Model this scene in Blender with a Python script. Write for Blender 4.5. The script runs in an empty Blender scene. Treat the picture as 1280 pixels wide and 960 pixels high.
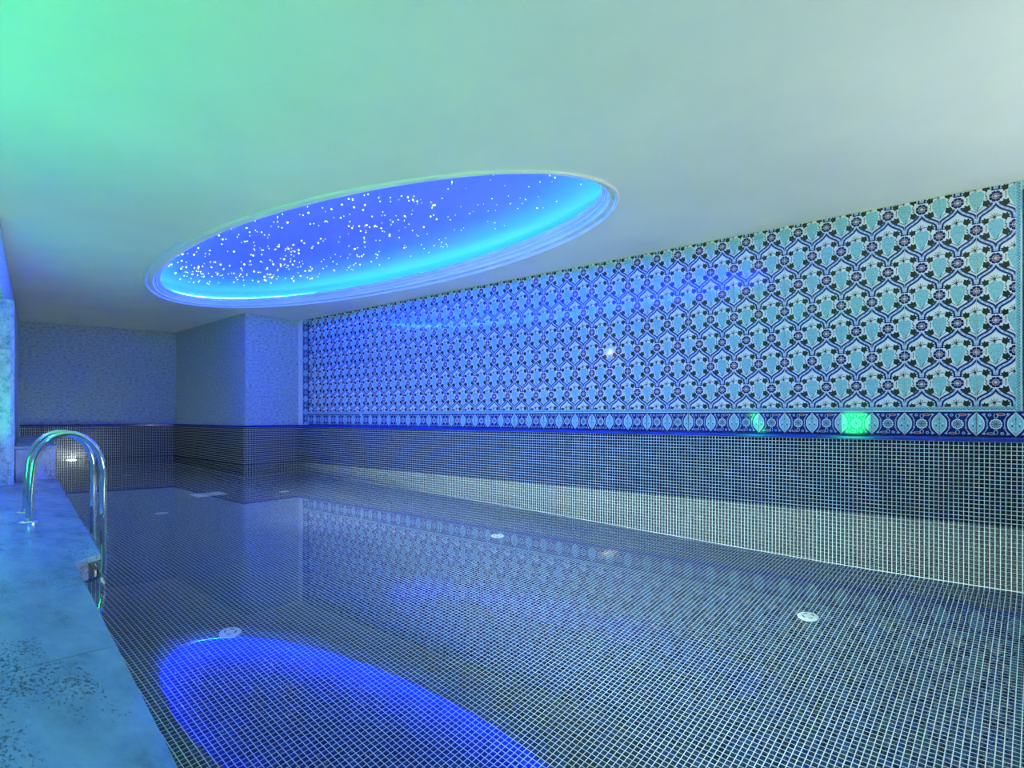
import bpy, bmesh, math, random
import numpy as np
from mathutils import Matrix, Vector
random.seed(7); RNG = np.random.default_rng(7)
S = bpy.context.scene
COL = S.collection

# ------------------------------------------------------------------ camera, world, lights, exposure
FPX = 763.0
TH = math.atan2(877, 763)              # camera turns this far from the long tiled wall's direction (+Y)
cam_d = bpy.data.cameras.new('camera'); cam = bpy.data.objects.new('camera', cam_d); COL.objects.link(cam)
cam_d.sensor_width = 36.0; cam_d.sensor_fit = 'HORIZONTAL'; cam_d.lens = 36.0 * FPX / 1280.0
cam_d.shift_y = 40.0 / 1280.0
cam_d.clip_start = 0.02
CAMZ = 0.70
cam.location = (0, 0, CAMZ); cam.rotation_euler = (math.pi / 2, 0, -TH)
S.camera = cam
CAM_F = np.array([math.sin(TH), math.cos(TH)]); CAM_R = np.array([math.cos(TH), -math.sin(TH)])

w = bpy.data.worlds.new('world'); S.world = w; w.use_nodes = True
w.node_tree.nodes['Background'].inputs[0].default_value = (0.35, 0.45, 0.5, 1)
w.node_tree.nodes['Background'].inputs[1].default_value = 0.0
S.view_settings.view_transform = 'Standard'; S.view_settings.look = 'None'
S.view_settings.gamma = 1.0; S.view_settings.use_curve_mapping = False
S.view_settings.exposure = 0.0
S.cycles.max_bounces = 9; S.cycles.diffuse_bounces = 4; S.cycles.glossy_bounces = 4
S.cycles.transmission_bounces = 6; S.cycles.transparent_max_bounces = 4
S.cycles.sample_clamp_indirect = 30.0; S.cycles.blur_glossy = 0.6
S.cycles.use_denoising = True

def lamp(name, kind, loc, energy, color, size=0.1, aim=None, spot=None, blend=0.6):
    d = bpy.data.lights.new(name, kind); d.energy = energy; d.color = color
    if kind in ('POINT', 'SPOT'): d.shadow_soft_size = size
    if kind == 'AREA': d.shape = 'DISK'; d.size = size
    if kind == 'SPOT': d.spot_size = math.radians(spot); d.spot_blend = blend
    o = bpy.data.objects.new(name, d); COL.objects.link(o); o.location = loc
    if aim is not None:
        o.rotation_euler = (Vector(aim) - Vector(loc)).to_track_quat('-Z', 'Y').to_euler()
    return o
# white room lamps behind the photographer, green uplights on the left deck, then added colour fills
lamp('white_room_lamp', 'SPOT', (3.7, -2.2, 0.45), 240, (0.92, 1.0, 0.93), 0.18, (3.5, -0.3, 2.19), 108, 0.8)
lamp('white_deck_lamp', 'SPOT', (2.4, -2.2, 0.5), 85, (0.95, 1.0, 0.84), 0.15, (2.6, 0.4, 2.19), 96, 0.9)
lamp('green_uplight', 'SPOT', (-0.40, 3.6, 0.45), 95, (0.01, 1.0, 0.18), 0.20, (0.8, 3.9, 2.19), 140, 0.8)
lamp('green_uplight', 'SPOT', (-0.55, 2.2, 0.45), 90, (0.01, 1.0, 0.18), 0.20, (0.8, 2.3, 2.19), 140, 0.8)
lamp('green_pier_fill', 'SPOT', (0.88, 6.30, 0.30), 20, (0.01, 1.0, 0.22), 0.08, (1.35, 7.0, 2.19), 110, 0.8)  # added fill, no fixture: greens the pier and the far left ceiling
lamp('blue_deck_fill', 'SPOT', (0.2, 4.5, 1.85), 135, (0.003, 0.03, 1.0), 0.08, (0.75, 4.6, 0.09), 130, 0.7)  # added fill hung in the air to turn the ladder deck blue
lamp('blue_near_fill', 'SPOT', (-0.9, 1.2, 1.9), 70, (0.004, 0.40, 1.0), 0.08, (0.0, 2.0, 0.09), 120, 0.7)  # second added blue fill, for the deck slabs nearest the camera
lamp('warm_pier_lamp', 'POINT', (0.25, 6.1, 1.90), 5.0, (1.0, 0.80, 0.55), 0.05)

# ------------------------------------------------------------------ materials
def mat(name, color, rough=0.5, metal=0.0, spec=0.5, emit=None, estr=0.0):
    m = bpy.data.materials.new(name); m.use_nodes = True
    b = m.node_tree.nodes['Principled BSDF']
    b.inputs['Base Color'].default_value = (*color, 1); b.inputs['Roughness'].default_value = rough
    b.inputs['Metallic'].default_value = metal; b.inputs['Specular IOR Level'].default_value = spec
    if emit is not None:
        b.inputs['Emission Color'].default_value = (*emit, 1); b.inputs['Emission Strength'].default_value = estr
    return m
def nd(m, t, **kw):
    n = m.node_tree.nodes.new(t)
    for k, v in kw.items(): setattr(n, k, v)
    return n
def lk(m, a, b): m.node_tree.links.new(a, b)
def ramp(m, fac, stops):
    r = nd(m, 'ShaderNodeValToRGB'); e = r.color_ramp.elements
    while len(e) < len(stops): e.new(0.5)
    for q, (p, c) in zip(e, stops): q.position = p; q.color = (*c, 1)
    lk(m, fac, r.inputs[0]); return r.outputs[0]
def noise(m, scale, detail=6, rough=0.6, coord='Object', stretch=None):
    tc = nd(m, 'ShaderNodeTexCoord'); n = nd(m, 'ShaderNodeTexNoise')
    n.inputs['Scale'].default_value = scale; n.inputs['Detail'].default_value = detail; n.inputs['Roughness'].default_value = rough
    if stretch:
        mp = nd(m, 'ShaderNodeMapping'); mp.inputs['Scale'].default_value = stretch
        lk(m, tc.outputs[coord], mp.inputs[0]); lk(m, mp.outputs[0], n.inputs['Vector'])
    else: lk(m, tc.outputs[coord], n.inputs['Vector'])
    return n.outputs['Fac']
def bump(m, h, strength, dist=0.01):
    b = nd(m, 'ShaderNodeBump'); b.inputs['Strength'].default_value = strength; b.inputs['Distance'].default_value = dist
    lk(m, h, b.inputs['Height']); lk(m, b.outputs[0], m.node_tree.nodes['Principled BSDF'].inputs['Normal'])
def BC(m): return m.node_tree.nodes['Principled BSDF'].inputs['Base Color']

M_ceil = mat('ceiling_paint', (0.80, 0.82, 0.80), 0.55, spec=0.3)
lk(M_ceil, ramp(M_ceil, noise(M_ceil, 1.2, 4), [(0.3, (0.76, 0.78, 0.76)), (0.7, (0.83, 0.85, 0.83))]), BC(M_ceil))
M_plaster = mat('sponged_plaster', (0.4, 0.5, 0.55), 0.55)
nz = noise(M_plaster, 20, 8, 0.78, stretch=(1, 1.9, 1))
lk(M_plaster, ramp(M_plaster, nz, [(0.34, (0.08, 0.15, 0.19)), (0.47, (0.34, 0.48, 0.54)), (0.66, (0.58, 0.71, 0.75))]), BC(M_plaster))
bump(M_plaster, nz, 0.5, 0.006)
M_grout = mat('pale_grout', (0.74, 0.79, 0.75), 0.8)
def mosaic_mat(name, c0, c1, rough, spec):
    m = mat(name, c0, rough, spec=spec)
    g = nd(m, 'ShaderNodeNewGeometry'); oi = nd(m, 'ShaderNodeObjectInfo'); a = nd(m, 'ShaderNodeMath', operation='ADD'); f = nd(m, 'ShaderNodeMath', operation='FRACT')
    lk(m, g.outputs['Random Per Island'], a.inputs[0]); lk(m, oi.outputs['Random'], a.inputs[1]); lk(m, a.outputs[0], f.inputs[0])
    lk(m, ramp(m, f.outputs[0], [(0.0, c0), (0.55, [(x + y) / 2 for x, y in zip(c0, c1)]), (1.0, c1)]), BC(m))
    return m
M_mos = mosaic_mat('dark_blue_glass_mosaic', (0.002, 0.004, 0.012), (0.006, 0.014, 0.06), 0.12, 0.35)
M_mosf = mosaic_mat('dark_blue_floor_mosaic', (0.004, 0.010, 0.035), (0.012, 0.038, 0.15), 0.4, 0.08)
M_mosb = mat('mosaic_beyond_pieces', (0.02, 0.04, 0.1), 0.3)
tc = nd(M_mosb, 'ShaderNodeTexCoord'); br = nd(M_mosb, 'ShaderNodeTexBrick'); br.offset = 0
br.inputs['Color1'].default_value = (0.008, 0.015, 0.04, 1); br.inputs['Color2'].default_value = (0.02, 0.04, 0.12, 1); br.inputs['Mortar'].default_value = (0.66, 0.72, 0.7, 1)
br.inputs['Scale'].default_value = 1.0; br.inputs['Brick Width'].default_value = 0.027; br.inputs['Row Height'].default_value = 0.027; br.inputs['Mortar Size'].default_value = 0.0018
lk(M_mosb, tc.outputs['UV'], br.inputs['Vector']); lk(M_mosb, br.outputs['Color'], BC(M_mosb))
M_stone = mat('honed_travertine', (0.5, 0.55, 0.56), 0.22, spec=0.5)
n1 = noise(M_stone, 4.2, 12, 0.72, stretch=(1.6, 0.55, 1)); n2 = noise(M_stone, 95, 5, 0.75, stretch=(1.4, 0.55, 1)); n3 = noise(M_stone, 3.4, 4, 0.6, stretch=(1.5, 0.5, 1))
mx = nd(M_stone, 'ShaderNodeMix', data_type='RGBA', blend_type='MULTIPLY'); mx.inputs[0].default_value = 1.0
lk(M_stone, ramp(M_stone, n1, [(0.32, (0.10, 0.16, 0.24)), (0.44, (0.20, 0.30, 0.42)), (0.58, (0.27, 0.38, 0.51)), (0.75, (0.33, 0.44, 0.56))]), mx.inputs[6])
pm = nd(M_stone, 'ShaderNodeMath', operation='MULTIPLY'); lk(M_stone, n2, pm.inputs[0]); lk(M_stone, n3, pm.inputs[1])
lk(M_stone, ramp(M_stone, pm.outputs[0], [(0.0, (1, 1, 1)), (0.312, (1, 1, 1)), (0.36, (0.30, 0.30, 0.30))]), mx.inputs[7])
lk(M_stone, mx.outputs[2], BC(M_stone)); bump(M_stone, n2, 0.08, 0.002)
M_white = mat('white_glaze', (0.78, 0.82, 0.84), 0.06)
M_pale = mat('pale_blue_glaze', (0.36, 0.50, 0.74), 0.06)
M_navy = mat('navy_glaze', (0.008, 0.014, 0.13), 0.06)
M_turq = mat('turquoise_glaze', (0.15, 0.52, 0.62), 0.06)
tq = noise(M_turq, 260, 2, 0.5); lk(M_turq, ramp(M_turq, tq, [(0.38, (0.13, 0.42, 0.52)), (0.58, (0.36, 0.68, 0.74))]), BC(M_turq))
M_leaf = mat('dark_leaf_glaze', (0.022, 0.032, 0.022), 0.12)
M_red = mat('brick_red_glaze', (0.34, 0.06, 0.06), 0.12)
M_cob = mat('cobalt_glaze', (0.012, 0.035, 0.36), 0.12)
M_gold = mat('pale_gold_edge', (0.55, 0.58, 0.42), 0.3)
TM = [M_white, M_pale, M_navy, M_turq, M_leaf, M_red, M_cob]
WH, PA, NA, TU, LE, RE, CO = range(7)
M_chrome = mat('polished_steel', (0.78, 0.80, 0.82), 0.08, metal=1.0)
M_plastic = mat('white_plastic', (0.86, 0.9, 0.86), 0.35)
M_dark = mat('dark_slot', (0.03, 0.04, 0.05), 0.6)
M_led = mat('blue_led', (0.1, 0.2, 0.9), 0.5, emit=(0.003, 0.048, 1.0), estr=420.0)
M_dome = mat('dome_paint', (0.26, 0.27, 0.78), 0.6)
M_star = mat('fibre_star', (1, 1, 1), 0.5, emit=(0.95, 0.97, 1.0), estr=3.0)
M_lens = mat('pool_lamp_lens', (0.9, 0.9, 0.85), 0.3, emit=(1.0, 0.95, 0.8), estr=40.0)
M_water = bpy.data.materials.new('clear_water'); M_water.use_nodes = True
nt = M_water.node_tree; nt.nodes.remove(nt.nodes['Principled BSDF'])
gl = nt.nodes.new('ShaderNodeBsdfGlass'); gl.inputs['IOR'].default_value = 1.333; gl.inputs['Roughness'].default_value = 0.0
gl.inputs['Color'].default_value = (0.93, 1.0, 0.99, 1)
wn = nt.nodes.new('ShaderNodeTexNoise'); wn.inputs['Scale'].default_value = 1.3; wn.inputs['Detail'].default_value = 1
wt = nt.nodes.new('ShaderNodeTexCoord'); wb = nt.nodes.new('ShaderNodeBump'); wb.inputs['Strength'].default_value = 0.006; wb.inputs['Distance'].default_value = 0.02
nt.links.new(wt.outputs['Object'], wn.inputs['Vector']); nt.links.new(wn.outputs['Fac'], wb.inputs['Height']); nt.links.new(wb.outputs[0], gl.inputs['Normal'])
nt.links.new(gl.outputs[0], nt.nodes['Material Output'].inputs[0])

# ------------------------------------------------------------------ mesh helpers
def link(name, me, parent=None, mats=None):
    o = bpy.data.objects.new(name, me); COL.objects.link(o)
    if mats:
        for m in (mats if isinstance(mats, (list, tuple)) else [mats]):
            if m.name not in me.materials: me.materials.append(m)
    if parent is not None: o.parent = parent
    return o
def tag(o, label=None, cat=None, group=None, kind=None):
    for k, v in (('label', label), ('category', cat), ('group', group), ('kind', kind)):
        if v: o[k] = v
    return o
def empty(name, loc=(0, 0, 0)):
    o = bpy.data.objects.new(name, None); COL.objects.link(o); o.location = loc; o.empty_display_size = 0.1; return o
def pyd(name, v, f):
    me = bpy.data.meshes.new(name); me.from_pydata([tuple(p) for p in v], [], f); me.update(); return me
def prism(name, poly, z0, z1, mats, parent=None, bevel=0.0):
    """vertical prism over a counter-clockwise or clockwise plan polygon"""
    a = sum(p[0] * q[1] - q[0] * p[1] for p, q in zip(poly, poly[1:] + poly[:1]))
    if a < 0: poly = poly[::-1]
    n = len(poly)
    v = [(*p, z0) for p in poly] + [(*p, z1) for p in poly]
    f = [list(range(n))[::-1], list(range(n, 2 * n))] + [[i, (i + 1) % n, n + (i + 1) % n, n + i] for i in range(n)]
    me = pyd(name, v, f)
    if bevel:
        bm = bmesh.new(); bm.from_mesh(me)
        bmesh.ops.bevel(bm, geom=[e for e in bm.edges], offset=bevel, segments=2, affect='EDGES', profile=0.5); bm.to_mesh(me); bm.free()
    return link(name, me, parent, mats)
def tube(name, pts, r, mats, parent=None, seg=14, cap=True):
    pts = [Vector(p) for p in pts]; v = []; f = []
    t0 = (pts[1] - pts[0]).normalized(); nrm = t0.orthogonal().normalized()
    for i, p in enumerate(pts):
        t = ((pts[min(i + 1, len(pts) - 1)]) - pts[max(i - 1, 0)]).normalized()
        nrm = (nrm - t * nrm.dot(t)).normalized(); b = t.cross(nrm)
        for k in range(seg):
            a = 2 * math.pi * k / seg; v.append(p + (nrm * math.cos(a) + b * math.sin(a)) * r)
    for i in range(len(pts) - 1):
        for k in range(seg):
            f.append([i * seg + k, i * seg + (k + 1) % seg, (i + 1) * seg + (k + 1) % seg, (i + 1) * seg + k])
    if cap: f += [list(range(seg))[::-1], [(len(pts) - 1) * seg + k for k in range(seg)]]
    me = pyd(name, v, f); me.polygons.foreach_set('use_smooth', [True] * len(me.polygons)); return link(name, me, parent, mats)
def lathe(name, prof, mats, parent=None, seg=32, loc=(0, 0, 0), rot=None, smooth=True):
    v = []; f = []
    for r, z in prof:
        for k in range(seg):
            a = 2 * math.pi * k / seg; v.append((r * math.cos(a), r * math.sin(a), z))
    for i in range(len(prof) - 1):
        for k in range(seg):
            f.append([i * seg + k, i * seg + (k + 1) % seg, (i + 1) * seg + (k + 1) % seg, (i + 1) * seg + k])
    f += [list(range(seg))[::-1], [(len(prof) - 1) * seg + k for k in range(seg)]]
    me = pyd(name, v, f); bm = bmesh.new(); bm.from_mesh(me); bmesh.ops.recalc_face_normals(bm, faces=bm.faces); bm.to_mesh(me); bm.free()
    o = link(name, me, parent, mats); o.location = loc
    if rot: o.rotation_euler = rot
    return o
def wall_frame(p0, p1):
    """local x runs p0 to p1, local y is up, local z points into the room"""
    u = (Vector(p1) - Vector(p0)).normalized()
    return Matrix(((u.x, 0, u.y, p0[0]), (u.y, 0, -u.x, p0[1]), (0, 1, 0, 0), (0, 0, 0, 1))), (Vector(p1) - Vector(p0)).length
def mosaic_mesh(name, centers, pitch, gap, h, tilt=0.022):
    """centers: (n,2) local x,y; little slabs proud of the grout by h"""
    n = len(centers); s = (pitch - gap) / 2; t = s - 0.0006
    c = np.asarray(centers, dtype=np.float32)
    off = np.array([[-s, -s, 0], [s, -s, 0], [s, s, 0], [-s, s, 0], [-t, -t, h], [t, -t, h], [t, t, h], [-t, t, h]], dtype=np.float32)
    V = np.zeros((n, 8, 3), np.float32); V[:, :, :2] = c[:, None, :]; V += off[None]
    if n > 1: V[:, 4:, 2] += (off[None, 4:, 0] * RNG.normal(0, tilt, (n, 1)) + off[None, 4:, 1] * RNG.normal(0, tilt, (n, 1))).astype(np.float32)
    q = np.array([[4, 5, 6, 7], [0, 1, 5, 4], [1, 2, 6, 5], [2, 3, 7, 6], [3, 0, 4, 7]], dtype=np.int32)
    Fc = (np.arange(n, dtype=np.int32)[:, None, None] * 8 + q[None]).reshape(-1)
    me = bpy.data.meshes.new(name); me.vertices.add(n * 8); me.vertices.foreach_set('co', V.reshape(-1))
    me.loops.add(len(Fc)); me.loops.foreach_set('vertex_index', Fc)
    me.polygons.add(n * 5); me.polygons.foreach_set('loop_start', np.arange(0, n * 20, 4, dtype=np.int32))
    me.update(calc_edges=True); me.validate(); return me
def inside(poly, P, margin=0.0):
    x, y = P[:, 0], P[:, 1]; r = np.zeros(len(P), bool); n = len(poly); dmin = np.full(len(P), 9.0)
    for i in range(n):
        (x0, y0), (x1, y1) = poly[i], poly[(i + 1) % n]
        c = ((y0 > y) != (y1 > y)); xi = (x1 - x0) * (y - y0) / ((y1 - y0) or 1e-9) + x0
        r ^= c & (x < xi)
        L2 = (x1 - x0) ** 2 + (y1 - y0) ** 2; t = np.clip(((x - x0) * (x1 - x0) + (y - y0) * (y1 - y0)) / L2, 0, 1)
        dmin = np.minimum(dmin, np.hypot(x - x0 - t * (x1 - x0), y - y0 - t * (y1 - y0)))
    return r & (dmin > margin)

# ------------------------------------------------------------------ plan of the place
CEIL = 2.19; DECK = 0.093; DEPTH = 1.70; LEDGE = 0.533; P = 0.027; GAP = 0.0042
E1a, E1b = (0.05, -1.2), (0.7185, 3.03)
E2a, E2b, E2c = (0.842, 3.144), (1.577, 7.257), (2.43, 11.985)
FARR = (4.22, 11.60); PIL = (4.07, 8.62); PILR = (4.97, 8.74); WR = 4.97; YN = -1.2
POOL = [E1a, E1b, E2a, E2b, E2c, FARR, PIL, PILR, (WR, YN)]
YB = -3.0; XL = -1.3

# floor -------------------------------------------------------------
floor = prism('floor', POOL, -DEPTH - 0.15, -DEPTH, M_grout); tag(floor, kind='structure')
gx = np.arange(0.05, 5.0, P) + P / 2; gx = WR - P / 2 - np.arange(0, 190) * P; gy = YN + P / 2 + np.arange(0, 495) * P
C = np.stack(np.meshgrid(gx, gy), -1).reshape(-1, 2); C = C[inside(POOL, C, P * 0.45)]
INLETS = [(1.601, 3.561), (3.982, 1.078), (3.997, 3.647), (3.785, 6.972), (2.278, 6.573), (3.018, 9.995)]
for q in INLETS: C = C[np.hypot(C[:, 0] - q[0], C[:, 1] - q[1]) > 0.047]
C = C[~((abs(C[:, 0] - 3.06) < 0.158) & (abs(C[:, 1] - 7.37) < 0.118))]
# the 300 pieces that show largest in the picture become parts of their own
zc = C @ CAM_F; xc = C @ CAM_R; rr = np.hypot(C[:, 0], C[:, 1])
hz = CAMZ + DEPTH * 0.6
px = 640 + FPX * xc / np.maximum(zc, 0.05); py = 520 + FPX * hz / np.maximum(zc, 0.05)
vis = (zc > 0.3) & (px > 250) & (px < 1270) & (py < 950); area = np.where(vis, 1 / np.maximum(zc, 0.3) ** 3, 0)
order = np.argsort(-area); big = order[:300]; rest = np.setdiff1d(np.arange(len(C)), big)
fm = link('mosaic_field', mosaic_mesh('mosaic_field', C[rest], P, GAP, 0.0015), floor, M_mosf); fm.location.z = -DEPTH; tag(fm, kind='stuff')
one = mosaic_mesh('mosaic_tile', [(0, 0)], P, GAP, 0.0015); one.materials.append(M_mosf)
for i in big:
    o = bpy.data.objects.new('mosaic_tile', one); COL.objects.link(o); o.parent = floor; o.location = (C[i, 0], C[i, 1], -DEPTH)

# pool sides and room walls ---------------------------------------------------
def mosaic_wall(name, p0, p1, top, pieces=True):
    """grout-faced pool side from floor up to its ledge with mosaic pieces set on it"""
    mtx, L = wall_frame(p0, p1); z0 = -DEPTH
    v = [(0, z0, 0), (L, z0, 0), (L, top, 0), (0, top, 0), (0.1, z0, -0.1), (L - 0.1, z0, -0.1), (L - 0.1, top, -0.1), (0.1, top, -0.1)]
    f = [[0, 1, 2, 3], [3, 2, 6, 7], [5, 4, 7, 6], [4, 0, 3, 7], [1, 5, 6, 2], [4, 5, 1, 0]]
    o = link(name, pyd(name, v, f), None, M_grout if pieces else M_mosb); o.matrix_world = mtx; tag(o, kind='structure')
    if pieces:
        n = max(1, round((L - 0.002) / P)); pu = L / n
        c = np.stack(np.meshgrid(pu / 2 + np.arange(n) * pu, top - P / 2 - np.arange(int((top - z0) / P)) * P), -1).reshape(-1, 2)
        m = link('mosaic_field', mosaic_mesh('mosaic_field', c, P, GAP, 0.0015), o, M_mos); tag(m, kind='stuff')
    else:
        uv = o.data.uv_layers.new(name='UVMap')
        for l in o.data.loops: uv.data[l.index].uv = o.data.vertices[l.vertex_index].co[:2]
    return o, mtx, L
TRIM_L = 0.25
def trim_pieces(parent, mtx, L, y0, depth):
    """cobalt bullnose pieces capping the mosaic ledge"""
    prof = [(depth * -1.0, 0.0), (0.010, 0.0), (0.012, 0.004), (0.012, 0.020), (0.008, 0.028), (0.0, 0.031), (-depth, 0.031)]
    n = max(1, round(L / TRIM_L)); pl = L / n; me = None
    for i in range(n):
        if me is None:
            v = []; f = []; k = len(prof)
            for xx in (0.001, pl - 0.001): v += [(xx, y, z) for z, y in prof]
            f = [[a, (a + 1) % k, k + (a + 1) % k, k + a] for a in range(k)] + [list(range(k))[::-1], list(range(k, 2 * k))]
            me = pyd('trim_tile', v, f); bm = bmesh.new(); bm.from_mesh(me); bmesh.ops.recalc_face_normals(bm, faces=bm.faces); bm.to_mesh(me); bm.free()
            me.materials.append(M_cob)
        o = bpy.data.objects.new('trim_tile', me); COL.objects.link(o); o.parent = parent; o.location = (i * pl, y0, 0)

SET = 0.055      # the upper wall stands this far behind the mosaic face
def upper_wall(name, p0, p1, z0, z1, m, th=0.12, ret=0.0):
    mtx, L = wall_frame(p0, p1)
    v = [(-ret, z0, 0), (L, z0, 0), (L, z1, 0), (-ret, z1, 0), (-ret + th, z0, -th), (L - th, z0, -th), (L - th, z1, -th), (-ret + th, z1, -th)]
    f = [[0, 1, 2, 3], [3, 2, 6, 7], [5, 4, 7, 6], [4, 0, 3, 7], [1, 5, 6, 2], [4, 5, 1, 0]]
    o = link(name, pyd(name, v, f), None, m); o.matrix_world = mtx; tag(o, kind='structure'); return o, mtx, L

ms_r, mr, Lr = mosaic_wall('wall_right_lower', PILR, (WR, YN), LEDGE); trim_pieces(ms_r, Matrix(), Lr, LEDGE, SET)
ms_p, mp_, Lp = mosaic_wall('wall_pillar_front_lower', PIL, PILR, LEDGE); trim_pieces(ms_p, Matrix(), Lp, LEDGE, SET)
ms_s, m_s, Ls = mosaic_wall('wall_pillar_side_lower', FARR, PIL, LEDGE); trim_pieces(ms_s, Matrix(), Ls, LEDGE, SET)
ms_f, m_f, Lf = mosaic_wall('wall_far_lower', (E2c[0] - 0.44, E2c[1] + 0.0946), FARR, LEDGE); trim_pieces(ms_f, Matrix(), Lf, LEDGE, SET)
mosaic_wall('wall_near_lower', (WR, YN), E1a, DECK - 0.03, False)
for i, (a, b) in enumerate(((E1a, E1b), (E1b, E2a), (E2a, E2b), (E2b, E2c))):
    mosaic_wall('wall_left_lower', a, b, -0.07, False)

wr, mwr, Lwr = upper_wall('wall_right', (WR + SET, 8.80), (WR + SET, YB), LEDGE, CEIL, M_plaster)
upper_wall('wall_pillar_front', (4.118, 8.68), (WR + SET, 8.80), LEDGE, CEIL, M_plaster)
upper_wall('wall_pillar_side', (4.275, 11.65), (4.118, 8.68), LEDGE, CEIL, M_plaster)
upper_wall('wall_far', (2.15, 12.10), (4.275, 11.65), LEDGE, CEIL, M_plaster)
upper_wall('wall_left_far', (0.92, 5.86), (2.15, 12.10), 1.72, CEIL, M_plaster, 0.5)
upper_wall('wall_left_beyond', (1.17, 6.95), (2.15, 12.10), DECK, 1.72, M_plaster, 0.2)
upper_wall('wall_back', (5.1, YB), (XL, YB), DECK, CEIL, M_plaster)
upper_wall('wall_left', (XL, YB), (XL, 6.9), DECK, CEIL, M_plaster)
# return wall: the plastered pier at the photo's left edge, with a chamfered corner
pier = prism('wall_return', [(XL, 6.83), (1.150, 6.83), (1.186, 6.872), (1.186, 7.05), (XL, 7.05)], DECK, 1.72, M_plaster); tag(pier, kind='structure')

# ------------------------------------------------------------------ patterned wall tiles
Wt = 0.2
def circ(cx, cy, r, n=12, sx=1.0, sy=1.0, a0=0.0):
    return [(cx + r * sx * math.cos(a0 + 2 * math.pi * k / n), cy + r * sy * math.sin(a0 + 2 * math.pi * k / n)) for k in range(n)]
def ribbon(pts, wd):
    L = []; R = []
    for i, p in enumerate(pts):
        a = pts[max(i - 1, 0)]; b = pts[min(i + 1, len(pts) - 1)]; dx, dy = b[0] - a[0], b[1] - a[1]; d = math.hypot(dx, dy) or 1
        h = wd / 2; L.append((p[0] - dy / d * h, p[1] + dx / d * h)); R.append((p[0] + dy / d * h, p[1] - dx / d * h))
    return [[L[i], L[i + 1], R[i + 1], R[i]] for i in range(len(pts) - 1)]
def smooth(pts, n=4):
    out = []
    for i in range(len(pts) - 1):
        p0, p1, p2, p3 = pts[max(i - 1, 0)], pts[i], pts[i + 1], pts[min(i + 2, len(pts) - 1)]
        for k in range(n):
            t = k / n
            out.append(tuple(0.5 * (2 * p1[j] + (p2[j] - p0[j]) * t + (2 * p0[j] - 5 * p1[j] + 4 * p2[j] - p3[j]) * t * t + (3 * p1[j] - p0[j] - 3 * p2[j] + p3[j]) * t ** 3) for j in (0, 1)))
    return out + [pts[-1]]
def leafpoly(cx, cy, s, ang):
    pr = [(0, 1.0), (18, .62), (42, .92), (62, .52), (95, .85), (125, .5), (160, .55), (200, .55), (235, .5), (265, .85), (298, .52), (318, .92), (342, .62)]
    return [(cx + s * r * math.cos(math.radians(a + ang)), cy + s * r * math.sin(math.radians(a + ang))) for a, r in pr]
ART = []          # (layer, material, polygon) in units of one tile width, flower at the origin
BAND = smooth([(0.015, -0.17), (0.07, -0.27), (0.15, -0.36), (0.25, -0.43), (0.35, -0.49), (0.43, -0.56), (0.465, -0.66), (0.47, -0.80)], 3)
def art_band(ox, oy, sx):
    b = [(ox + sx * x, oy + y) for x, y in BAND]
    for q in ribbon(b, 0.20): ART.append((1, PA, q))
    for q in ribbon(b, 0.16): ART.append((2, NA, q))
    for q in ribbon(b[1:-1], 0.060): ART.append((3, PA, q))
    for k in range(2, len(b) - 3, 4):
        ART.append((4, WH, circ(*b[k], 0.03, 8))); ART.append((5, NA, circ(*b[k], 0.011, 6)))
def art_flower(ox, oy):
    ART.append((6, WH, circ(ox, oy, 0.205, 16)))
    for k in range(8):
        a = 2 * math.pi * (k + 0.5) / 8
        pet = [(0.085, -0.025), (0.115, -0.055), (0.165, -0.05), (0.18, -0.02), (0.17, 0.0), (0.18, 0.02), (0.165, 0.05), (0.115, 0.055), (0.085, 0.025)]
        ART.append((7, NA, [(ox + r * math.cos(a) - t * math.sin(a), oy + r * math.sin(a) + t * math.cos(a)) for r, t in pet]))
    ART.append((8, WH, circ(ox, oy, 0.098, 14))); ART.append((9, RE, circ(ox, oy, 0.09, 14))); ART.append((10, TU, circ(ox, oy, 0.055, 12))); ART.append((11, WH, circ(ox, oy, 0.026, 8)))
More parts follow.
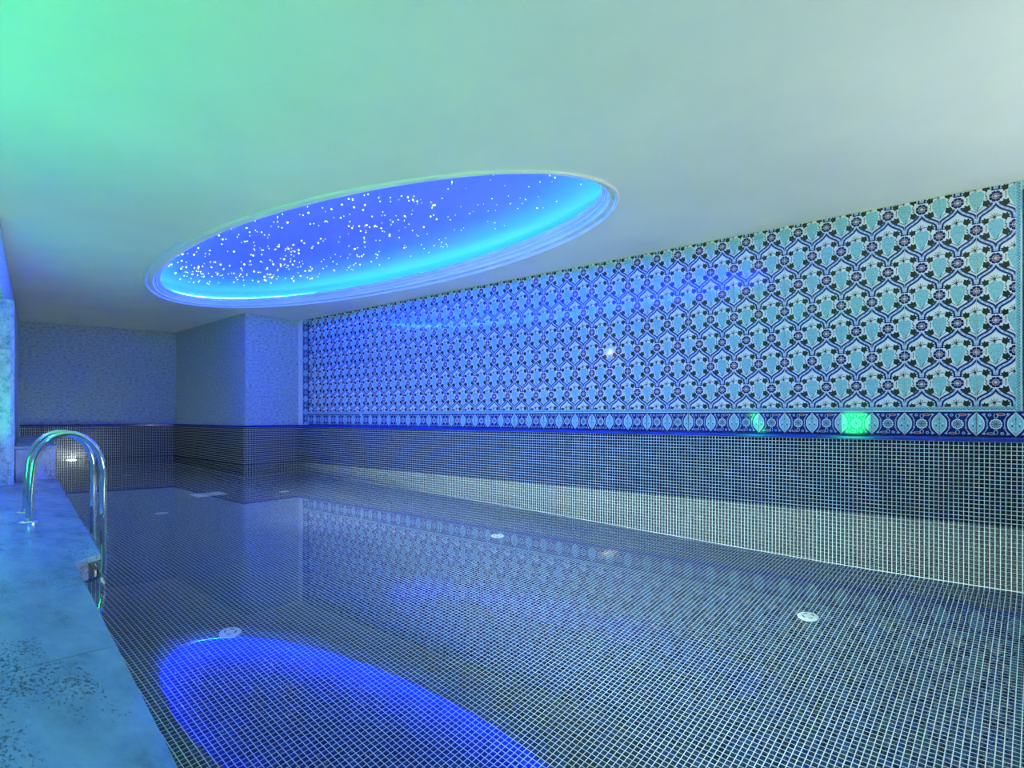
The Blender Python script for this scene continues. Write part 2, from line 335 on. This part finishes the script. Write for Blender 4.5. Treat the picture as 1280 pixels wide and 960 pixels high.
def art_cell(ox, oy):                    # the grape medallion that hangs under a flower, centre at (ox, oy)
    g = [(x * 1.08, y * 1.05) for x, y in [(0, -0.42), (0.07, -0.28), (0.13, -0.16), (0.175, -0.02), (0.19, 0.10), (0.165, 0.20), (0.10, 0.245), (0.03, 0.22), (-0.03, 0.25), (-0.11, 0.235), (-0.175, 0.17), (-0.19, 0.06), (-0.165, -0.06), (-0.12, -0.18), (-0.07, -0.28)]]
    ART.append((2, TU, [(ox + x, oy + y) for x, y in g]))
    for x, y, s, a in ((0.235, 0.31, 0.165, 20), (-0.255, 0.23, 0.15, 150), (-0.235, -0.25, 0.17, 160), (0.25, -0.19, 0.17, 25)):
        ART.append((3, LE, leafpoly(ox + x, oy + y, s, a)))
    stems = [[(0.0, -0.42), (0.1, -0.34), (0.2, -0.24)], [(0.0, -0.42), (-0.09, -0.36), (-0.2, -0.27)], [(-0.02, 0.33), (0.08, 0.37), (0.2, 0.34)], [(-0.03, 0.34), (-0.13, 0.31), (-0.22, 0.25)],
             [(0.27, 0.2), (0.23, 0.1), (0.28, 0.0), (0.25, -0.08)], [(-0.25, 0.12), (-0.245, 0.02), (-0.25, -0.1)], [(0.02, -0.38), (0.05, -0.30), (0.09, -0.26)]]
    for s_ in stems:
        for q in ribbon(smooth([(ox + x, oy + y) for x, y in s_], 3), 0.018): ART.append((3, LE, q))
    for a in (20, 60, 95, 130, 165, 235, 270, 305):
        r = 0.14 if a < 200 else 0.08; ca, sa = math.cos(math.radians(a)), math.sin(math.radians(a))
        for q in ribbon([(ox - 0.03, oy + 0.335), (ox - 0.03 + r * ca, oy + 0.335 + r * sa)], 0.018): ART.append((4, LE, q))
    for x, y in ((-0.245, 0.07), (-0.25, 0.0), (0.27, 0.06), (0.24, -0.02)): ART.append((4, LE, circ(ox + x, oy + y, 0.018, 6)))
for j in (-2, -1, 0, 1, 2):
    for i in (-2, -1, 0, 1, 2):
        fx, fy = i + (0.5 if j % 2 else 0.0), float(j)
        art_flower(fx, fy); art_cell(fx, fy - 1)
        art_band(fx, fy, 1); art_band(fx, fy, -1)
def add_poly(bm, poly, z, mi):
    vs = [bm.verts.new((x, y, z)) for x, y in poly]
    try: f = bm.faces.new(vs)
    except ValueError: return
    f.normal_update()
    if f.normal.z < 0: f.normal_flip()
    f.material_index = mi
LAY = 0.00018
def slab_into(bm, x0, x1, y0, y1, th, mi, be=0.0008):
    b = [bm.verts.new(c) for c in ((x0, y0, 0), (x1, y0, 0), (x1, y1, 0), (x0, y1, 0), (x0, y0, th - be), (x1, y0, th - be), (x1, y1, th - be), (x0, y1, th - be),
                                   (x0 + be, y0 + be, th), (x1 - be, y0 + be, th), (x1 - be, y1 - be, th), (x0 + be, y1 - be, th))]
    for q in ((0, 1, 5, 4), (1, 2, 6, 5), (2, 3, 7, 6), (3, 0, 4, 7), (4, 5, 9, 8), (5, 6, 10, 9), (6, 7, 11, 10), (7, 4, 8, 11), (8, 9, 10, 11)):
        bm.faces.new([b[k] for k in q]).material_index = mi
def tile_mesh(name, art, u0, u1, v0, v1, scale, base, th=0.006, g=0.0008):
    """the art inside [u0,u1]x[v0,v1] laid on a glazed slab whose lower left corner is the local origin"""
    bm = bmesh.new()
    for lay, mi, poly in art:
        if max(p[0] for p in poly) < u0 or min(p[0] for p in poly) > u1 or max(p[1] for p in poly) < v0 or min(p[1] for p in poly) > v1: continue
        add_poly(bm, [((x - u0) * scale, (y - v0) * scale) for x, y in poly], th + LAY * lay, mi)
    bmesh.ops.triangulate(bm, faces=bm.faces[:])
    W, H = (u1 - u0) * scale, (v1 - v0) * scale; e = g + 0.0006
    for co, no in (((e, 0, 0), (-1, 0, 0)), ((W - e, 0, 0), (1, 0, 0)), ((0, e, 0), (0, -1, 0)), ((0, H - e, 0), (0, 1, 0))):
        bmesh.ops.bisect_plane(bm, geom=bm.verts[:] + bm.edges[:] + bm.faces[:], plane_co=co, plane_no=no, clear_outer=True, dist=1e-7)
    slab_into(bm, g, W - g, g, H - g, th, base)
    me = bpy.data.meshes.new(name); bm.to_mesh(me); bm.free()
    for m in TM: me.materials.append(m)
    return me
PZ0 = 0.76; FZ = 0.918; YR = 0.13; YL = 8.50          # panel bottom, first flower row, panel's right and left ends
def on_wall(name, me, y_left, z, parent=wr, jitter=0.0, rot=0):
    """y_left: world y of the piece's left edge seen from the room"""
    o = bpy.data.objects.new(name, me); COL.objects.link(o); o.parent = parent
    o.location = (8.80 - y_left, z, 0.0)
    o.rotation_euler = (random.gauss(0, jitter), random.gauss(0, jitter), rot)
    return o
rows = [('A', -1 + (PZ0 - FZ + Wt) / Wt, 0.0, PZ0)]
for k in range(6): rows.append(('B', 0.0, 1.0, FZ + k * Wt) if k % 2 == 0 else ('A', -1.0, 0.0, FZ + k * Wt))
rows.append(('B', 0.0, (CEIL - FZ - 6 * Wt) / Wt, FZ + 6 * Wt))
ncol = int((YL - YR) / Wt); lastw = (YL - YR) / Wt - ncol
cache = {}
for kind_, v0, v1, z in rows:
    key = (kind_, round(v0, 3), round(v1, 3))
    if key not in cache:
        cache[key] = (tile_mesh('floral_tile', ART, -0.5, 0.5, v0, v1, Wt, WH), tile_mesh('cut_floral_tile', ART, 0.5 - lastw, 0.5, v0, v1, Wt, WH) if lastw > 0.05 else None)
    full, part = cache[key]
    nm = 'floral_tile' if v1 - v0 > 0.95 else 'cut_floral_tile'
    for i in range(ncol): on_wall(nm, full, YR + (i + 1) * Wt, z, jitter=0.0012)
    if part: on_wall('cut_floral_tile', part, YR + ncol * Wt + lastw * Wt, z, jitter=0.0012)
# liner strip: turquoise with a dark zigzag and a white edge
def liner_mesh(length):
    art = []; n = 10; hgt = 0.15
    for k in range(n):
        x = k / n
        for q in ribbon([(x, 0.05), (x + 0.5 / n, 0.12), (x + 1 / n, 0.05)], 0.016): art.append((1, NA, q))
    art.append((1, WH, [(0, 0), (1, 0), (1, 0.028), (0, 0.028)]))
    return tile_mesh('liner_tile', art, 0, 1, 0, hgt, length, TU, 0.006, 0.0004)
lin = liner_mesh(Wt)
for i in range(ncol + 1): on_wall('liner_tile', lin, YR + (i + 1) * Wt, PZ0 - 0.03)
for i in range(8):
    if PZ0 - 0.03 + (i + 1) * Wt < CEIL + 0.15:
        on_wall('liner_tile', lin, YR - 0.03, min(PZ0 - 0.03 + i * Wt, CEIL - Wt), rot=math.pi / 2)
# border tiles: rosette between two half medallions on navy
BH = (PZ0 - 0.03 - LEDGE - 0.031) / Wt
BART = []
cy = BH / 2
med = [(0.0, 0.40), (0.05, 0.33), (0.13, 0.24), (0.19, 0.15), (0.215, 0.06), (0.215, -0.06), (0.19, -0.15), (0.13, -0.24), (0.05, -0.33), (0.0, -0.40)]
for mxx in (-0.5, 0.5):
    full = [(mxx + x, cy + y) for x, y in med] + [(mxx - x, cy + y) for x, y in reversed(med[1:-1])]
    BART.append((1, WH, full)); BART.append((2, TU, [(mxx + (x - mxx) * 0.88, cy + (y - cy) * 0.92) for x, y in full]))
    for dx, dy, mm in ((0, 0.16, RE), (0.1, 0.02, WH), (-0.1, 0.02, WH), (0, -0.04, WH), (0, -0.24, WH), (0.09, -0.06, NA), (-0.09, -0.06, NA)): BART.append((3, mm, circ(mxx + dx, cy + dy, 0.026, 7)))
BART.append((1, WH, [(x, y) for k in range(24) for x, y in [(0.175 * (1 if k % 2 else 0.88) * math.cos(k * math.pi / 12), cy + 0.175 * (1 if k % 2 else 0.88) * math.sin(k * math.pi / 12))]]))
BART.append((2, CO, circ(0, cy, 0.135, 16))); BART.append((3, TU, circ(0, cy, 0.122, 16)))
for k in range(10):
    a = k * math.pi / 5
    for q in ribbon([(0.045 * math.cos(a), cy + 0.045 * math.sin(a)), (0.115 * math.cos(a), cy + 0.115 * math.sin(a))], 0.022): BART.append((4, NA, q))
BART.append((5, RE, circ(0, cy, 0.04, 10)))
for sx in (-1, 1):
    for sy in (-1, 1):
        BART.append((1, PA, circ(sx * 0.225, cy + sy * 0.12, 0.034, 8))); BART.append((2, CO, circ(sx * 0.225, cy + sy * 0.12, 0.016, 6)))
        for q in ribbon(smooth([(sx * 0.225, cy), (sx * 0.22, cy + sy * 0.12), (sx * 0.27, cy + sy * 0.24), (sx * 0.36, cy + sy * 0.33)], 3), 0.024): BART.append((1, PA, q))
        BART.append((2, PA, leafpoly(sx * 0.30, cy + sy * 0.31, 0.055, 90 * sy)))
        for q in ribbon(smooth([(0, cy + sy * 0.18), (sx * sy * 0.05, cy + sy * 0.26), (sx * sy * 0.02, cy + sy * 0.34)], 3), 0.022): BART.append((1, PA, q))
    BART.append((2, RE, circ(0.13 * sx, cy + 0.31 * sx, 0.055, 10, 1.5, 0.6))); BART.append((1, PA, circ(0.13 * sx, cy + 0.31 * sx, 0.07, 10, 1.7, 0.62)))
    BART.append((2, PA, circ(-0.16 * sx, cy + 0.30 * sx, 0.05, 8))); BART.append((3, CO, circ(-0.16 * sx, cy + 0.30 * sx, 0.024, 6)))
bt = tile_mesh('border_tile', BART, -0.5, 0.5, 0, BH, Wt, NA)
zb = LEDGE + 0.031
for i in range(-1, ncol + 1):
    on_wall('border_tile', bt, YR + (i + 1) * Wt, zb, jitter=0.009)
hl = (WR + 3.83) - 0
for i in range(8):
    zz = min(PZ0 - 0.03 + i * Wt, CEIL - Wt)
    if i < 7: on_wall('border_tile', bt, YR - 0.035 - BH * Wt, zz, jitter=0.004, rot=math.pi / 2)      # right end column
for i in range(8):
    zz = zb + i * Wt
    if zz + Wt < CEIL + 0.02: on_wall('border_tile', bt, 8.507, zz, jitter=0.002, rot=math.pi / 2)     # left end column
# slim pale edge where the panel meets the ceiling and the pillar corner
def strip(name, y_l, y_r, z0, z1, th, m):
    v = [(x, z, d) for d in (0, th) for x, z in ((8.80 - y_l, z0), (8.80 - y_r, z0), (8.80 - y_r, z1), (8.80 - y_l, z1))]
    f = [[4, 5, 6, 7], [0, 1, 5, 4], [1, 2, 6, 5], [2, 3, 7, 6], [3, 0, 4, 7]]
    return link(name, pyd(name, v, f), wr, m)
strip('edge_bead', 8.67, -0.2, CEIL - 0.006, CEIL, 0.012, M_gold)
strip('corner_bead', 8.80, 8.68, zb, CEIL, 0.008, M_white)

# ------------------------------------------------------------------ ceiling with the oval opening
OC = (3.34, 5.325); OA, OB = 1.05, 3.105
def oval(o, n=128):
    return [(OC[0] + (OA + o) * math.cos(2 * math.pi * k / n), OC[1] + (OB + 0.62 * o) * math.sin(2 * math.pi * k / n)) for k in range(n)]
def ceiling_mesh():
    X0, X1, Y0, Y1 = XL - 0.1, WR + SET + 0.12, YB - 0.1, 12.3
    N = 128; inn = oval(0.20, N); out = []
    for x, y in inn:
        dx, dy = x - OC[0], y - OC[1]
        t = min([(X1 - OC[0]) / dx if dx > 1e-9 else 1e9, (X0 - OC[0]) / dx if dx < -1e-9 else 1e9, (Y1 - OC[1]) / dy if dy > 1e-9 else 1e9, (Y0 - OC[1]) / dy if dy < -1e-9 else 1e9])
        out.append([OC[0] + dx * t, OC[1] + dy * t])
    for cxx, cyy in ((X0, Y0), (X0, Y1), (X1, Y0), (X1, Y1)):
        i = min(range(N), key=lambda k: (out[k][0] - cxx) ** 2 + (out[k][1] - cyy) ** 2); out[i] = [cxx, cyy]
    v = [(x, y, CEIL) for x, y in inn] + [(x, y, CEIL) for x, y in out]
    return pyd('ceiling', v, [[i, N + i, N + (i + 1) % N, (i + 1) % N] for i in range(N)])
ceil = link('ceiling', ceiling_mesh(), None, M_ceil); tag(ceil, kind='structure')
dome = empty('star_dome', (OC[0], OC[1], CEIL))
tag(dome, 'oval recessed star ceiling glowing blue with tiny white star lights above the pool', 'ceiling light')
def ring(name, prof, m, close=False, cap=None, N=128):
    v = []; f = []
    for o, z in prof: v += [(x - OC[0], y - OC[1], z) for x, y in oval(o, N)]
    k = len(prof)
    for i in range(k if close else k - 1):
        j = (i + 1) % k
        for a in range(N): f.append([i * N + a, i * N + (a + 1) % N, j * N + (a + 1) % N, j * N + a])
    if cap is not None: v.append((0, 0, cap)); f += [[(k - 1) * N + a, (k - 1) * N + (a + 1) % N, len(v) - 1] for a in range(N)]
    me = pyd(name, v, f); bm = bmesh.new(); bm.from_mesh(me); bmesh.ops.recalc_face_normals(bm, faces=bm.faces); bm.to_mesh(me); bm.free()
    return link(name, me, dome, m)
ring('outer_moulding', [(0.205, 0.004), (0.205, -0.005), (0.197, -0.015), (0.180, -0.016), (0.172, -0.006), (0.164, -0.010), (0.157, -0.002), (0.155, 0.030), (0.205, 0.030)], M_ceil, True)
ring('inner_moulding', [(0.157, 0.002), (0.098, 0.003), (0.090, 0.020), (0.068, 0.032), (0.056, 0.030), (0.044, 0.044), (0.022, 0.050), (0.006, 0.060), (0.0, 0.070), (0.0, 0.082), (0.012, 0.088), (0.170, 0.088), (0.170, 0.030), (0.157, 0.030)], M_ceil, True)
prof = [(0.170, 0.088), (0.170, 0.13), (0.170, 0.17), (0.169, 0.20)]
for k in range(1, 9):
    t = k / 8; prof.append((0.170 - 0.30 * t, 0.20 + 0.075 * math.sin(t * math.pi / 2)))
for o in (-0.3, -0.5, -0.7, -0.9): prof.append((o, 0.275 + 0.02 * (1 - (1 + (o + 0.13) / 0.92) ** 2)))
def lid_z(r):   # r = relative radius 0..1
    return 0.285
ds = ring('dome_shell', prof, M_dome, cap=0.297); ds.data.polygons.foreach_set('use_smooth', [True] * len(ds.data.polygons))
ring('led_strip', [(0.100 + 0.012 * math.cos(a), 0.102 + 0.008 * math.sin(a)) for a in np.linspace(0, 2 * math.pi, 9)[:-1]], M_led, True)
# stars
bm = bmesh.new(); bmesh.ops.create_icosphere(bm, subdivisions=1, radius=1.0); star_me = bpy.data.meshes.new('star_light'); bm.to_mesh(star_me); bm.free(); star_me.materials.append(M_star)
stars = []
while len(stars) < 560:
    x, y = random.uniform(-1.02, 1.02), random.uniform(-3.1, 3.1)
    for k in range(random.choice((1, 1, 1, 2, 3))):
        if math.hypot(x / 1.02, y / 3.1) < 1: stars.append((x, y, random.choice((0.0025, 0.0025, 0.003, 0.003, 0.0035, 0.004, 0.0055)) * (1.0 + 0.14 * (y + 2))))
        x += random.gauss(0, 0.07); y += random.gauss(0, 0.12)
shell_z = lambda x, y: 0.272 + 0.024 * (1 - min(1, math.hypot(x / 1.0, y / 3.1)) ** 2) if math.hypot(x / 0.92, y / 3.05) < 1 else 0.262
stars.sort(key=lambda s: -s[2])
for x, y, r in stars[:300]:
    o = bpy.data.objects.new('star_light', star_me); COL.objects.link(o); o.parent = dome; o.location = (x, y, shell_z(x, y) - 0.004); o.scale = (r, r, r)
bm = bmesh.new()
for x, y, r in stars[300:]:
    bmesh.ops.create_icosphere(bm, subdivisions=1, radius=r, matrix=Matrix.Translation((x, y, shell_z(x, y) - 0.004)))
me = bpy.data.meshes.new('star_field'); bm.to_mesh(me); bm.free(); tag(link('star_field', me, dome, M_star), kind='stuff')

# ------------------------------------------------------------------ water
v = [(x, y, 0.0) for x, y in POOL]
water = link('water', pyd('water', v, [list(range(len(v)))]), None, M_water); tag(water, kind='structure')
bm = bmesh.new(); bm.from_mesh(water.data); bmesh.ops.recalc_face_normals(bm, faces=bm.faces)
for f in bm.faces:
    if f.normal.z < 0: f.normal_flip()
bm.to_mesh(water.data); bm.free()

# ------------------------------------------------------------------ deck: stone slabs with a coping lip
deck = prism('deck', [(XL, YB), (WR, YB), (WR, YN - 0.03), (E1a[0] - 0.03, YN - 0.03), (E1b[0] - 0.03, E1b[1]), (E2a[0] - 0.04, E2a[1] + 0.02), (E2b[0] - 0.03, E2b[1]), (1.25, 7.26), (1.2, 7.0), (XL, 6.83)], -0.07, DECK - 0.027, M_stone); tag(deck, kind='structure')
def edge_x(y):
    pts = [(-1.2, E1a[0]), (E1b[1], E1b[0]), (E2a[1], E2a[0]), (E2b[1], E2b[0])]
    for (y0, x0), (y1, x1) in zip(pts, pts[1:]):
        if y <= y1: return x0 + (x1 - x0) * (y - y0) / (y1 - y0)
    return pts[-1][1]
cuts = [-1.2, -0.1, 0.90, 1.85, 2.77, 3.74, 4.72, 5.70, 6.60, 7.257]
j = 0.0022
for a, b in zip(cuts, cuts[1:]):
    poly = [(edge_x(a + j), a + j)]
    for yy, xx in ((E1b[1], E1b[0]), (E2a[1], E2a[0])):
        if a < yy < b: poly.append((xx, yy))
    poly += [(edge_x(b - j), b - j)]
    if b > 6.83: poly += [(1.30, b - j), (1.19, 7.0), (1.19, 6.86), (1.15, 6.82), (XL, 6.82), (XL, a + j)]
    else: poly += [(XL, b - j), (XL, a + j)]
    prism('stone_slab', poly, DECK - 0.026, DECK, M_stone, deck, 0.0015)
for k in range(6):
    x0 = XL + k * 1.05; x1 = min(x0 + 1.048, WR)
    prism('stone_slab', [(x0, YB), (x1, YB), (x1, -1.202), (x0, -1.202)], DECK - 0.026, DECK, M_stone, deck, 0.0015)
# stone bench block at the far end of the deck
blk = empty('stone_bench', (1.45, 7.3, DECK)); tag(blk, 'smooth stone bench block at the far end of the pool deck behind the ladder', 'bench')
def child_prism(name, poly, z0, z1, m, par, bev=0.004):
    o = prism(name, poly, z0, z1, m, None, bev); o.parent = par; o.matrix_parent_inverse = Matrix.Translation(par.location).inverted(); return o
child_prism('block', [(1.26, 7.262), (1.572, 7.262), (2.27, 11.1), (1.99, 11.1)], -0.065, 0.385, M_stone, blk)
child_prism('top_slab', [(1.25, 7.25), (1.580, 7.25), (2.28, 11.12), (1.98, 11.12)], 0.386, 0.412, M_stone, blk)

# ------------------------------------------------------------------ pool ladder
lad = empty('pool_ladder', (0.86, 4.58, DECK)); tag(lad, 'curved polished steel pool ladder rising from the stone deck', 'ladder')
n2d = Vector((math.cos(math.radians(10.1)), -math.sin(math.radians(10.1)), 0))
feet = [Vector((0.886, 4.813, 0)), Vector((0.821, 4.362, 0))]
inv = Matrix.Translation(lad.location).inverted()
for ft in feet:
    reach = 0.35
    side = [(0.0, DECK), (0.004, DECK + 0.12), (0.012, DECK + 0.26), (0.022, DECK + 0.345), (0.05, DECK + 0.42), (0.10, DECK + 0.475), (0.165, DECK + 0.50), (0.23, DECK + 0.49), (0.29, DECK + 0.445), (0.33, DECK + 0.375), (0.348, DECK + 0.29), (0.35, DECK + 0.18), (0.35, DECK), (0.35, -0.3), (0.35, -0.75), (0.345, -1.02), (0.30, -1.10), (0.262, -1.12)]
    pts = []
    sm = smooth(side, 5)
    o = tube('hand_rail', [ft + n2d * s + Vector((0, 0, z)) for s, z in sm], 0.0195, M_chrome, lad, 16); o.matrix_parent_inverse = inv
    fl = lathe('base_flange', [(0.055, 0), (0.055, 0.004), (0.046, 0.009), (0.026, 0.012), (0.024, 0.022), (0.0205, 0.024)], M_chrome, lad, 28, (ft.x, ft.y, DECK)); fl.matrix_parent_inverse = inv
for z in (-0.22, -0.50, -0.78):
    a = feet[0] + n2d * 0.35; b = feet[1] + n2d * 0.35
    d = n2d * 0.04
    me_pts = [a - d, b - d, b + d, a + d]
    o = prism('step_tread', [(p.x, p.y) for p in me_pts], z - 0.012, z + 0.012, M_chrome, lad, 0.004); o.matrix_parent_inverse = inv

# ------------------------------------------------------------------ floor inlets and the main drain
labels = ['round white floor inlet under the blue oval reflection near the stone deck edge', 'round white floor inlet in front of the tiled wall, the largest in view', 'round white floor inlet in the middle of the pool floor',
          'round white floor inlet below the corner of the plaster pillar', 'round white floor inlet just beside the pool ladder', 'small white floor inlet farthest away, near the far pool wall']
for (x, y), lb in zip(INLETS, labels):
    t = empty('floor_inlet', (x, y, -DEPTH)); tag(t, lb, 'floor inlet', 'white inlets set in the pool floor')
    lathe('cover', [(0.060, 0.0), (0.060, 0.004), (0.054, 0.010), (0.020, 0.014), (0.004, 0.0145)], M_plastic, t, 32)
    for k in range(4):
        a0 = math.radians(90 * k + 20); n = 6; vv = []
        for s in range(n + 1):
            a = a0 + math.radians(50) * s / n
            vv += [(0.026 * math.cos(a), 0.026 * math.sin(a), 0.0146), (0.034 * math.cos(a), 0.034 * math.sin(a), 0.0143)]
        link('water_slot', pyd('water_slot', vv, [[2 * s, 2 * s + 1, 2 * s + 3, 2 * s + 2] for s in range(n)]), t, M_dark)
dr = empty('main_drain', (3.06, 7.37, -DEPTH)); tag(dr, 'pale rectangular main drain grate on the pool floor by the pillar', 'drain')
def boxo(name, x0, x1, y0, y1, z0, z1, m, par):
    return prism(name, [(x0, y0), (x1, y0), (x1, y1), (x0, y1)], z0, z1, m, par, 0.0)
for a in ((-0.17, 0.17, -0.13, -0.105), (-0.17, 0.17, 0.105, 0.13), (-0.17, -0.145, -0.105, 0.105), (0.145, 0.17, -0.105, 0.105)): boxo('frame', *a, 0.0, 0.012, M_plastic, dr)
for k in range(13): boxo('grate_bar', -0.145, 0.145, -0.101 + k * 0.0158, -0.101 + k * 0.0158 + 0.0115, 0.001, 0.011, M_plastic, dr)

# ------------------------------------------------------------------ underwater lamps
def pool_lamp(loc, az, label, power):
    t = empty('pool_lamp', loc); t.rotation_euler = (math.pi / 2, 0, az); tag(t, label, 'pool lamp', 'underwater lamps in the pool sides')
    lathe('trim_ring', [(0.085, 0.0), (0.085, 0.012), (0.076, 0.02), (0.066, 0.02), (0.062, 0.012)], M_chrome, t, 28)
    ln = lathe('lens', [(0.062, 0.004), (0.060, 0.014), (0.045, 0.020), (0.02, 0.023), (0.002, 0.024)], M_lens, t, 24)
    q = lamp('pool_lamp_light', 'SPOT', (0, 0, 0.05), power, (0.74, 1.0, 0.92), 0.06, None, 125, 0.8); q.parent = t; q.rotation_euler = Vector((0, 0.28, 1)).to_track_quat('-Z', 'Y').to_euler()
    return t
sd = math.atan2(E2b[0] - E2a[0], E2b[1] - E2a[1])
pool_lamp((E2a[0] + 0.16 * math.sin(sd) + 0.005, E2a[1] + 0.16, -0.30), math.pi / 2 - sd, 'underwater lamp in the pool side below the notch of the stone deck', 500)
pool_lamp((edge_x(1.6) + 0.005, 1.6, -0.40), math.pi / 2 - sd, 'underwater lamp in the pool side below the nearest deck slab', 500)
pool_lamp((edge_x(5.9) + 0.005, 5.9, -0.40), math.pi / 2 - sd, 'underwater lamp in the pool side below the deck beyond the ladder', 850)
fa = math.atan2(FARR[1] - E2c[1], FARR[0] - E2c[0])
tl = 0.36
pool_lamp((E2c[0] + tl * math.cos(fa), E2c[1] + tl * math.sin(fa) - 0.004, -0.19), fa, 'bright underwater lamp at the waterline of the far wall', 160)
glow = lamp('pool_lamp_glow', 'POINT', (E2c[0] + tl * math.cos(fa) - 0.03, E2c[1] + tl * math.sin(fa) - 0.14, -0.10), 9, (1.0, 0.9, 0.68), 0.03)  # extra light added beside the far lamp to spread its glow on the wall
